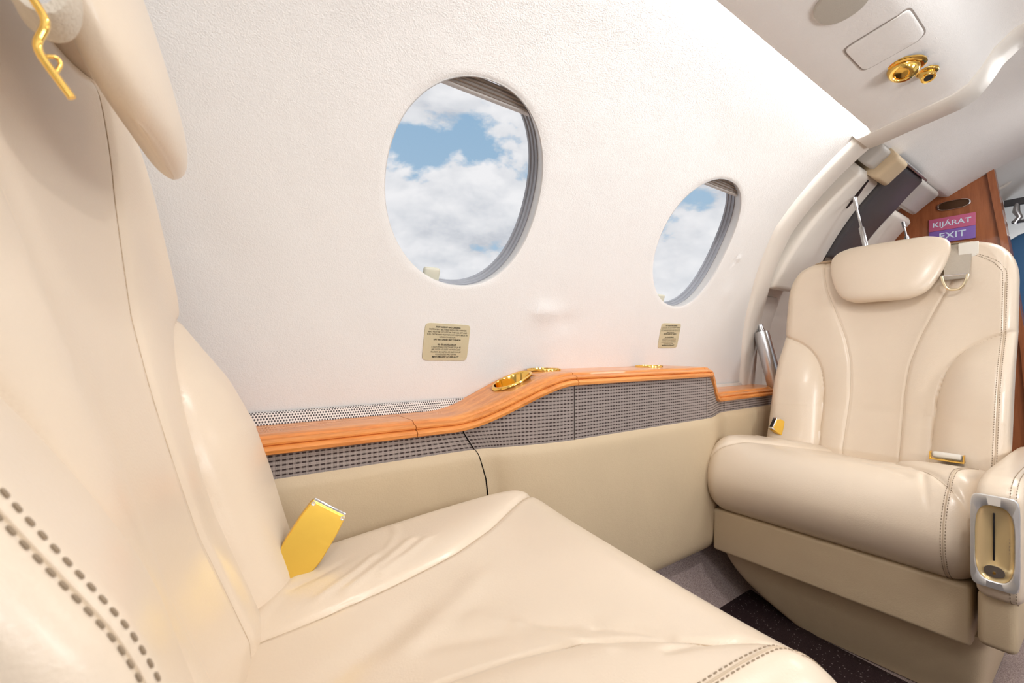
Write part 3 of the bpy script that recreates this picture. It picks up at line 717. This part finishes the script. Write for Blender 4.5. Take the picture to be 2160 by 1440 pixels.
# shoulder harness ends
def harness(T, zo, label, hook=False):
    p = T(np.array([-.05, .275, .2+zo])); root = empty('shoulder_harness', tuple(p)); tag(root, label, 'harness', 'shoulder harness ends hanging on seat backs')
    def face(z): return np.interp(z, [.03, .15, .22, .27, .292], [-.025, -.050, -.066, -.082, -.100])
    zz = [.288, .268, .24, .215, .198+zo*.9, .189+zo]; rows = []
    wdt = [.026, .026, .026, .025, .024, .022]
    for z, hw in zip(zz, wdt):
        a = float(face(z))+.012; rows.append([(a-.0015, .272-hw, z), (a-.0015, .272+hw, z), (a+.0015, .272+hw, z), (a+.0015, .272-hw, z)])
    v, f = loft(T(np.array(rows))); mobj('webbing', v, f, WEB, root, sharp=math.radians(30))
    for wc, hw, z0, z1 in ((.30, .010, .236, .278), (.252, .019, .246, .286)):
        a = float(face((z0+z1)/2))+.0155; v, f = rbox_vf((a, wc, (z0+z1)/2), (.003, 2*hw, z1-z0), .001); mobj('label_patch', T(v), f, LABELM, root)
    if hook:   # strap doubled through the hook, hanging clear of the back
        path = smooth_poly([(-.095, .262), (-.085, .225), (-.070, .18), (-.066, .160), (-.062, .149), (-.056, .145), (-.050, .149), (-.048, .160), (-.050, .18), (-.062, .225), (-.080, .262)], .003, 4)
        d = np.gradient(path, axis=0); d /= np.linalg.norm(d, axis=1)[:, None]; nn = np.stack([-d[:, 1], d[:, 0]], 1)*.0032
        yy = [.268, .276, .292, .300]
        rows = [[(p[0]+q[0]*k_, y_, p[1]+q[1]*k_) for y_, k_ in ((.272, .6), (.275, 1), (.292, 1), (.295, .6), (.295, -.6), (.292, -1), (.275, -1), (.272, -.6))] for p, q in zip(path, nn)]
        v, f = loft(np.array(rows)); mobj('webbing_loop', v, f, mat('harness_webbing', (.66, .58, .47), .8, bump=[(500, .8, 2)]), root, sharp=math.radians(60))
        path = smooth_poly([(-.060, .250, .165), (-.054, .25, .139), (-.049, .25, .131), (-.050, .25, .126), (-.0525, .25, .121), (-.0515, .25, .117), (-.042, .25, .1025)], .002, 3)
        v, f = tube_vf(path, .0015, 10); mobj('belt_hook', v, f, GOLD, root)
        path = smooth_poly([(-.050, .254, .1185), (-.0475, .256, .1205), (-.0462, .257, .1185), (-.0475, .254, .1125)], .001, 2); v, f = tube_vf(path, .0008, 8); mobj('hook_spring', v, f, GOLD, root)
    else:
        q = [(.241, .198), (.243, .186), (.252, .168), (.262, .160), (.284, .160), (.294, .168), (.302, .186), (.304, .198)]
        q = [(.272+(w_-.272)*.78, z_) for w_, z_ in q]
        P = smooth_poly([(-.030, w_, z_) for w_, z_ in q], .002, 3)
        v, f = tube_vf(T(P), .0032, 10, flat=.7); mobj('belt_ring', v, f, PALE, root)
        v, f = tube_vf(T(np.array([(-.032, .248, .198), (-.032, .27, .1985), (-.032, .297, .198)])), .0022, 10); mobj('ring_bar', v, f, CHROME, root)
harness(TL, -.045, 'shoulder harness end with long gold hook beside headrest of foreground seat', True)
harness(TR, 0, 'shoulder harness end with white tags and metal ring on right seat')
# ------------------------------------------------------------------ overhead fittings
def psu_z(y): return float(np.interp(y, [p[0] for p in PSU[::-1]], [p[1] for p in PSU[::-1]]))
# thin raised access cover in the service panel
def slab(name, X0, X1, Y0, Y1, m, r=.012, th=.0025, gap=True, parent=None):
    cx, cy = (X0+X1)/2, (Y0+Y1)/2; hx, hy = (X1-X0)/2, (Y1-Y0)/2; lo = []
    for ins, dz in ((0, .003), (.0, -.0005), (.0012, -th), (.004, -th-.0004), (hx*.5, -th-.0004)):
        q = sring(hx-ins, hy-min(ins, hy*.9), 9, 80, cx, cy); lo.append([(x, y, psu_z(y)+dz) for x, y in q])
    v, f = loft(lo); return mobj(name, v, f, m, parent, sharp=math.radians(35))
cov = empty('access_panel', (1.13, .285, .622)); tag(cov, 'rounded rectangular cover flush in the overhead panel beside gold fittings', 'panel')
slab('cover', 1.072, 1.192, .240, .342, HEAD, parent=cov)
lo = []
for ins, dz in ((-.0022, -.0004), (-.0022, -.0012), (.0008, -.0012)):
    q = sring(.060-ins, .051-ins, 9, 80, 1.132, .291); lo.append([(x, y, psu_z(y)+dz) for x, y in q])
v, f = loft(lo, cap0=False, cap1=False); mobj('gap_edge', v, f, SHADE, cov)
sp = empty('speaker_cover', (.945, .30, .62)); tag(sp, 'smooth grey oval speaker cover in the overhead panel, cut by the top edge', 'speaker')
lo = []
for k_, dz in ((1, .002), (1, -.003), (.97, -.005), (.9, -.0055), (.01, -.006)):
    q = sring(.048*k_, .040*k_, 2.2, 64, .935, .300); lo.append([(x, y, psu_z(.30)+(y-.30)*-.16+dz) for x, y in q])
v, f = loft(lo, cap0=False); mobj('disc', v, f, mat('speaker_cloth', (.50, .47, .41), .7, bump=[(600, .5, 1)]), sp)
def fitting(name, X, Y, r, aim, label, dark):
    z = psu_z(Y); root = empty(name, (X, Y, z)); tag(root, label, name.replace('_', ' '))
    lathe('flange', [(r*1.32, .002), (r*1.34, -.0015), (r*1.22, -.0045), (r*1.02, -.0050), (r*.95, -.002)][::-1], (X, Y, z), (0, -.05, 1), GOLD, root, cap0=False, cap1=False)
    A = Vector(aim).normalized(); c = Vector((X, Y, z-.003))
    if not dark: prof = [(r*math.sin(t), r*math.cos(t)*-1.0) for t in np.linspace(PI*.95, .32*PI/2, 24)]; prof = [(r*math.sin(t), -r*math.cos(t)) for t in np.linspace(.01, 2.50, 26)] + [(r*.50, r*.86), (r*.44, r*.80), (r*.40, r*.70), (.001, r*.68)]
    else: prof = [(r*math.sin(t), -r*math.cos(t)) for t in np.linspace(.01, 2.0, 20)] + [(r*.86, r*.7), (r*.84, r*1.15), (r*.78, r*1.2), (r*.72, r*1.12)]
    v, f = loft(lathe_vf(prof, c, A, 44), cap1=True); mobj('ball', v, f, GOLD, root)
    if dark: lathe('lens', [(r*.76, r*1.10), (r*.4, r*1.13), (.0005, r*1.14)], c, A, BLACK, root, cap0=False)
fitting('air_vent', 1.262, .291, .029, (-.75, .05, -1), 'larger polished gold ball air vent in the overhead panel', False)
fitting('reading_light', 1.335, .268, .0155, (-.35, -.25, -1), 'smaller gold reading light with dark lens beside the air vent', True)
# ------------------------------------------------------------------ entry door and its frame
def arc_band(X0, X1, s0, s1, outs, n=60, bev=.006, slant=None):
    """swept band following the fuselage; outs = (inner, outer) radial offset"""
    loops = []
    for s in np.linspace(s0, s1, n):
        x0, x1 = (X0, X1) if slant is None else (slant(s)+X0, slant(s)+X1); i, o = outs
        c = [(x0, o), (x0, i+bev), (x0+bev*.3, i+bev*.3), (x0+bev, i), (x1-bev, i), (x1-bev*.3, i+bev*.3), (x1, i+bev), (x1, o)]
        loops.append([wall_pt(x, s, d) for x, d in c])
    return loft(loops)
v, f = arc_band(0.0, .105, -.62, .955, (-.014, .05), 80, .014, lambda s: float(edgeX(s))); o = mobj('trim_4', v, f, PLASTIC); tag(o, kind='structure')
door = empty('door_1', (2.05, .84, -.6)); tag(door, kind='structure')
v, f = arc_band(1.60, 2.47, -.75, 1.12, (.075, .09), 60, .004); mobj('door_skin', v, f, PLASTIC, door)
def band2(name, fx0, fx1, s0, s1, outs, m, bev=.012, n=40):
    """door moulding whose two edges run at their own slant; ends are closed and rounded"""
    loops = []
    for s in np.linspace(s0, s1, n):
        x0, x1 = np.interp(s, *fx0), np.interp(s, *fx1); e = min(s-s0, s1-s); i, o = outs
        k = bev*(1-math.sqrt(max(0, 1-(1-min(1, e/bev))**2))); i2 = min(i+k, o-.002)
        c = [(x0, o), (x0, i2+bev), (x0+bev*.3, i2+bev*.3), (x0+bev, i2), (x1-bev, i2), (x1-bev*.3, i2+bev*.3), (x1, i2+bev), (x1, o)]
        loops.append([wall_pt(x, s, d) for x, d in c])
    v, f = loft(loops); return mobj(name, v, f, m, door)
C2 = lambda a, b: ([.4, .93], [b, a])
PLX = ([.40, .60, .84, .93], [2.0, 1.94, 1.85, 1.80]); PRX = ([.5, .60, .80, .93], [2.2, 2.17, 2.12, 2.05])
band2('step_panel', PLX, PRX, .56, .925, (-.035, .07), DARKPL, .014)
band2('door_rib', ([.4, .93], [1.70, 1.68]), ([.40, .60, .84, .93], [2.0, 1.94, 1.85, 1.80]), .40, .85, (-.022, .07), PLASTIC, .014)
band2('door_rib', PRX, ([.5, .8], [2.46, 2.35]), .50, .80, (-.035, .07), PLASTIC, .016)
band2('latch_housing', ([.8, .93], [1.745, 1.72]), ([.8, .93], [1.86, 1.825]), .845, .93, (-.048, .07), PANEL_LEATHER, .014)
band2('hinge_cover', PRX, ([.5, .93], [2.40, 2.33]), .815, .92, (-.020, .07), GREYPL, .014)
band2('latch_cover', ([.8, .93], [1.68, 1.66]), ([.8, .93], [1.75, 1.73]), .86, .925, (-.020, .07), GREYPL, .012)
band2('step_edge', PLX, PRX, .9225, .930, (-.040, .0), STEEL, .004)
band2('slot', ([.73, .84], [1.800, 1.752]), ([.73, .785, .84], [1.810, 1.800, 1.762]), .735, .835, (-.0235, -.01), BLACK, .0015)
band2('door_sill_pad', ([-.5, .38], [1.72, 1.72]), ([-.5, .38], [1.95, 1.95]), -.45, .36, (.045, .08), PLASTIC, .014)
for (a, b, r_, nm) in (((1.715, .805, .068), (1.69, .735, -.16), .026, 'damper_cylinder'), ((1.718, .812, .095), (1.715, .80, .06), .010, 'damper_rod'), ((1.76, .83, .085), (1.75, .77, -.14), .014, 'damper_cylinder')):
    A, B = Vector(a), Vector(b); tube(nm, [A, A.lerp(B, .02), A.lerp(B, .98), B], [r_*.7, r_, r_, r_*.8], STEEL, door, 24)
for (a, b) in (((1.775, .535, .507), (1.787, .505, .325)), ((2.152, .498, .48), (2.150, .480, .38))):
    A, B = Vector(a), Vector(b)
    tube('cable_strut', [A, A.lerp(B, .20), A.lerp(B, .22), A.lerp(B, .55), A.lerp(B, .57), B], [.006, .006, .0035, .0035, .0075, .008], STEEL, door, 16)
# ------------------------------------------------------------------ cherry partition, exit sign
cab = empty('partition', (2.46, .5, -.72)); tag(cab, 'cherry veneered partition ahead of the entry door, behind the right seat', 'partition')
edge = [(.20, -.72), (.205, -.3), (.222, 0), (.241, .136), (.269, .383), (.300, .62), (.318, .76)]
E_ = resample(edge, .03); lo = []
for y, z in E_:
    yo = YC+math.sqrt(max(.02, 1.0**2-(z-ZC)**2)); lo.append([(2.45, y, z), (2.45, yo, z), (2.475, yo, z), (2.475, y, z)])
v, f = loft(lo); mobj('veneer_panel', v, f, WOODV, cab, smooth=False)
lo = []
for y, z in E_: lo.append([(2.438, y-.006, z), (2.438, y+.014, z), (2.479, y+.014, z), (2.479, y-.006, z)])
v, f = loft(lo); mobj('edge_trim', v, f, WOODV, cab, smooth=False)
E2 = [(y, z) for y, z in E_ if z < .62]
lo = [[(2.60, y+.004, z), (2.60, y+.10, z), (2.63, y+.10, z), (2.63, y+.004, z)] for y, z in E2]
v, f = loft(lo); o = mobj('doorway_jamb', v, f, WOODV, cab, smooth=False)
lo = [[(x, y, z) for y, z in sring(.044*k_, .0165*k_, 2.6, 48, .412, .578)] for x, k_ in ((2.449, 1.12), (2.444, 1.1), (2.443, 1.02), (2.447, .98))]
v, f = loft(lo, cap0=False, cap1=False); mobj('pull_rim', v, f, CHROME, cab)
lo = [[(x, y, z) for y, z in sring(.044*k_, .0165*k_, 2.6, 48, .412, .578)] for x, k_ in ((2.449, 1.0), (2.4485, .01))]
v, f = loft(lo, cap0=False); mobj('pull_recess', v, f, mat('dark_bronze', (.10, .05, .025), .3, metal=.6), cab)
sg = empty('exit_sign', (2.447, .418, .433)); tag(sg, 'pink and purple KIJÁRAT EXIT sign on the cherry partition', 'sign')
rbox('upper_band', (2.447, .418, .508), (.004, .134, .050), mat('sign_pink', (.50, .11, .22), .35), sg, .0008)
rbox('lower_band', (2.447, .418, .458), (.004, .134, .049), mat('sign_violet', (.20, .11, .40), .35), sg, .0008)
LET = mat('sign_letters', (.62, .72, .85), .5)
def MX(y, z): return Matrix(((0, 0, -1, 2.4445), (-1, 0, 0, y), (0, 1, 0, z), (0, 0, 0, 1)))
text('lettering', 'KIJÁRAT', MX(.418, .507), .027, LET, sg, bold=.0004, xs=1.12)
text('lettering', 'EXIT', MX(.416, .458), .034, LET, sg, bold=.0004, xs=1.12)
# ------------------------------------------------------------------ cockpit beyond
V = [(3.7, -.9, -.9), (3.7, 1.0, -.9), (3.7, 1.0, 1), (3.7, -.9, 1)]
tag(mobj('wall_front', V, [(0,1,2,3)], mat('cockpit_panel', (.62, .66, .70), .5), smooth=False), kind='structure')
v, f = loft([[(x, YC+RR_*math.cos(t), ZC+RR_*math.sin(t)) for t in np.linspace(-.75, PI+.75, 60)] for x, RR_ in ((2.45, .93), (3.0, .88), (3.7, .8))], closed=False)
tag(mobj('ceiling_cockpit', v, f, PLASTIC), kind='structure')
cs = empty('cockpit_seat', (2.95, .16, -.7)); tag(cs, 'blue covered cockpit seat glimpsed past the cherry partition', 'seat')
lo = []
for z in np.linspace(-.30, .52, 40):
    t = (z+.30)/.82; k_ = math.sqrt(max(.0, 1-max(0, (t-.7)/.3)**2.4)); lo.append([(2.9+a, .20+b, z) for a, b in sring(.05*max(k_, .1), .19*max(k_, .1), 3, 40)])
v, f = loft(lo); mobj('seat_back', v, f, BLUE, cs)
rbox('seat_base', (3.05, .20, -.42), (.42, .38, .14), BLUE, cs, .03)
rbox('seat_pedestal', (3.05, .20, -.6), (.25, .25, .24), GREYPL, cs, .02)
op = empty('overhead_dome_light', (2.75, .33, .72)); tag(op, 'round white ceiling lamp housing beyond the partition', 'lamp')
ax = Vector((-.75, -.15, -.62))
lathe('ring', [(.050, 0), (.050, .006), (.045, .008), (.040, .006), (.040, 0)], (2.66, .325, .70), ax, PLASTIC, op, cap0=False, cap1=False)
lathe('disc', [(.040, .003), (.001, .005)], (2.66, .325, .70), ax, mat('dome', (.7, .7, .7), .3), op, cap0=False)
vm = empty('sun_visor_mount', (2.85, .30, .60)); tag(vm, 'dark clamp of the cockpit sun visor above the blue seat', 'visor mount')
rbox('visor_arm', (2.85, .272, .632), (.02, .10, .03), DARKPL, vm, .004)
tube('pivot', [(2.85, .285, .632), (2.84, .287, .59), (2.84, .277, .565), (2.84, .292, .54)], [.008, .012, .010, .012], STEEL, vm)
rbox('visor_clip', (2.84, .275, .545), (.02, .05, .012), DARKPL, vm, .003)
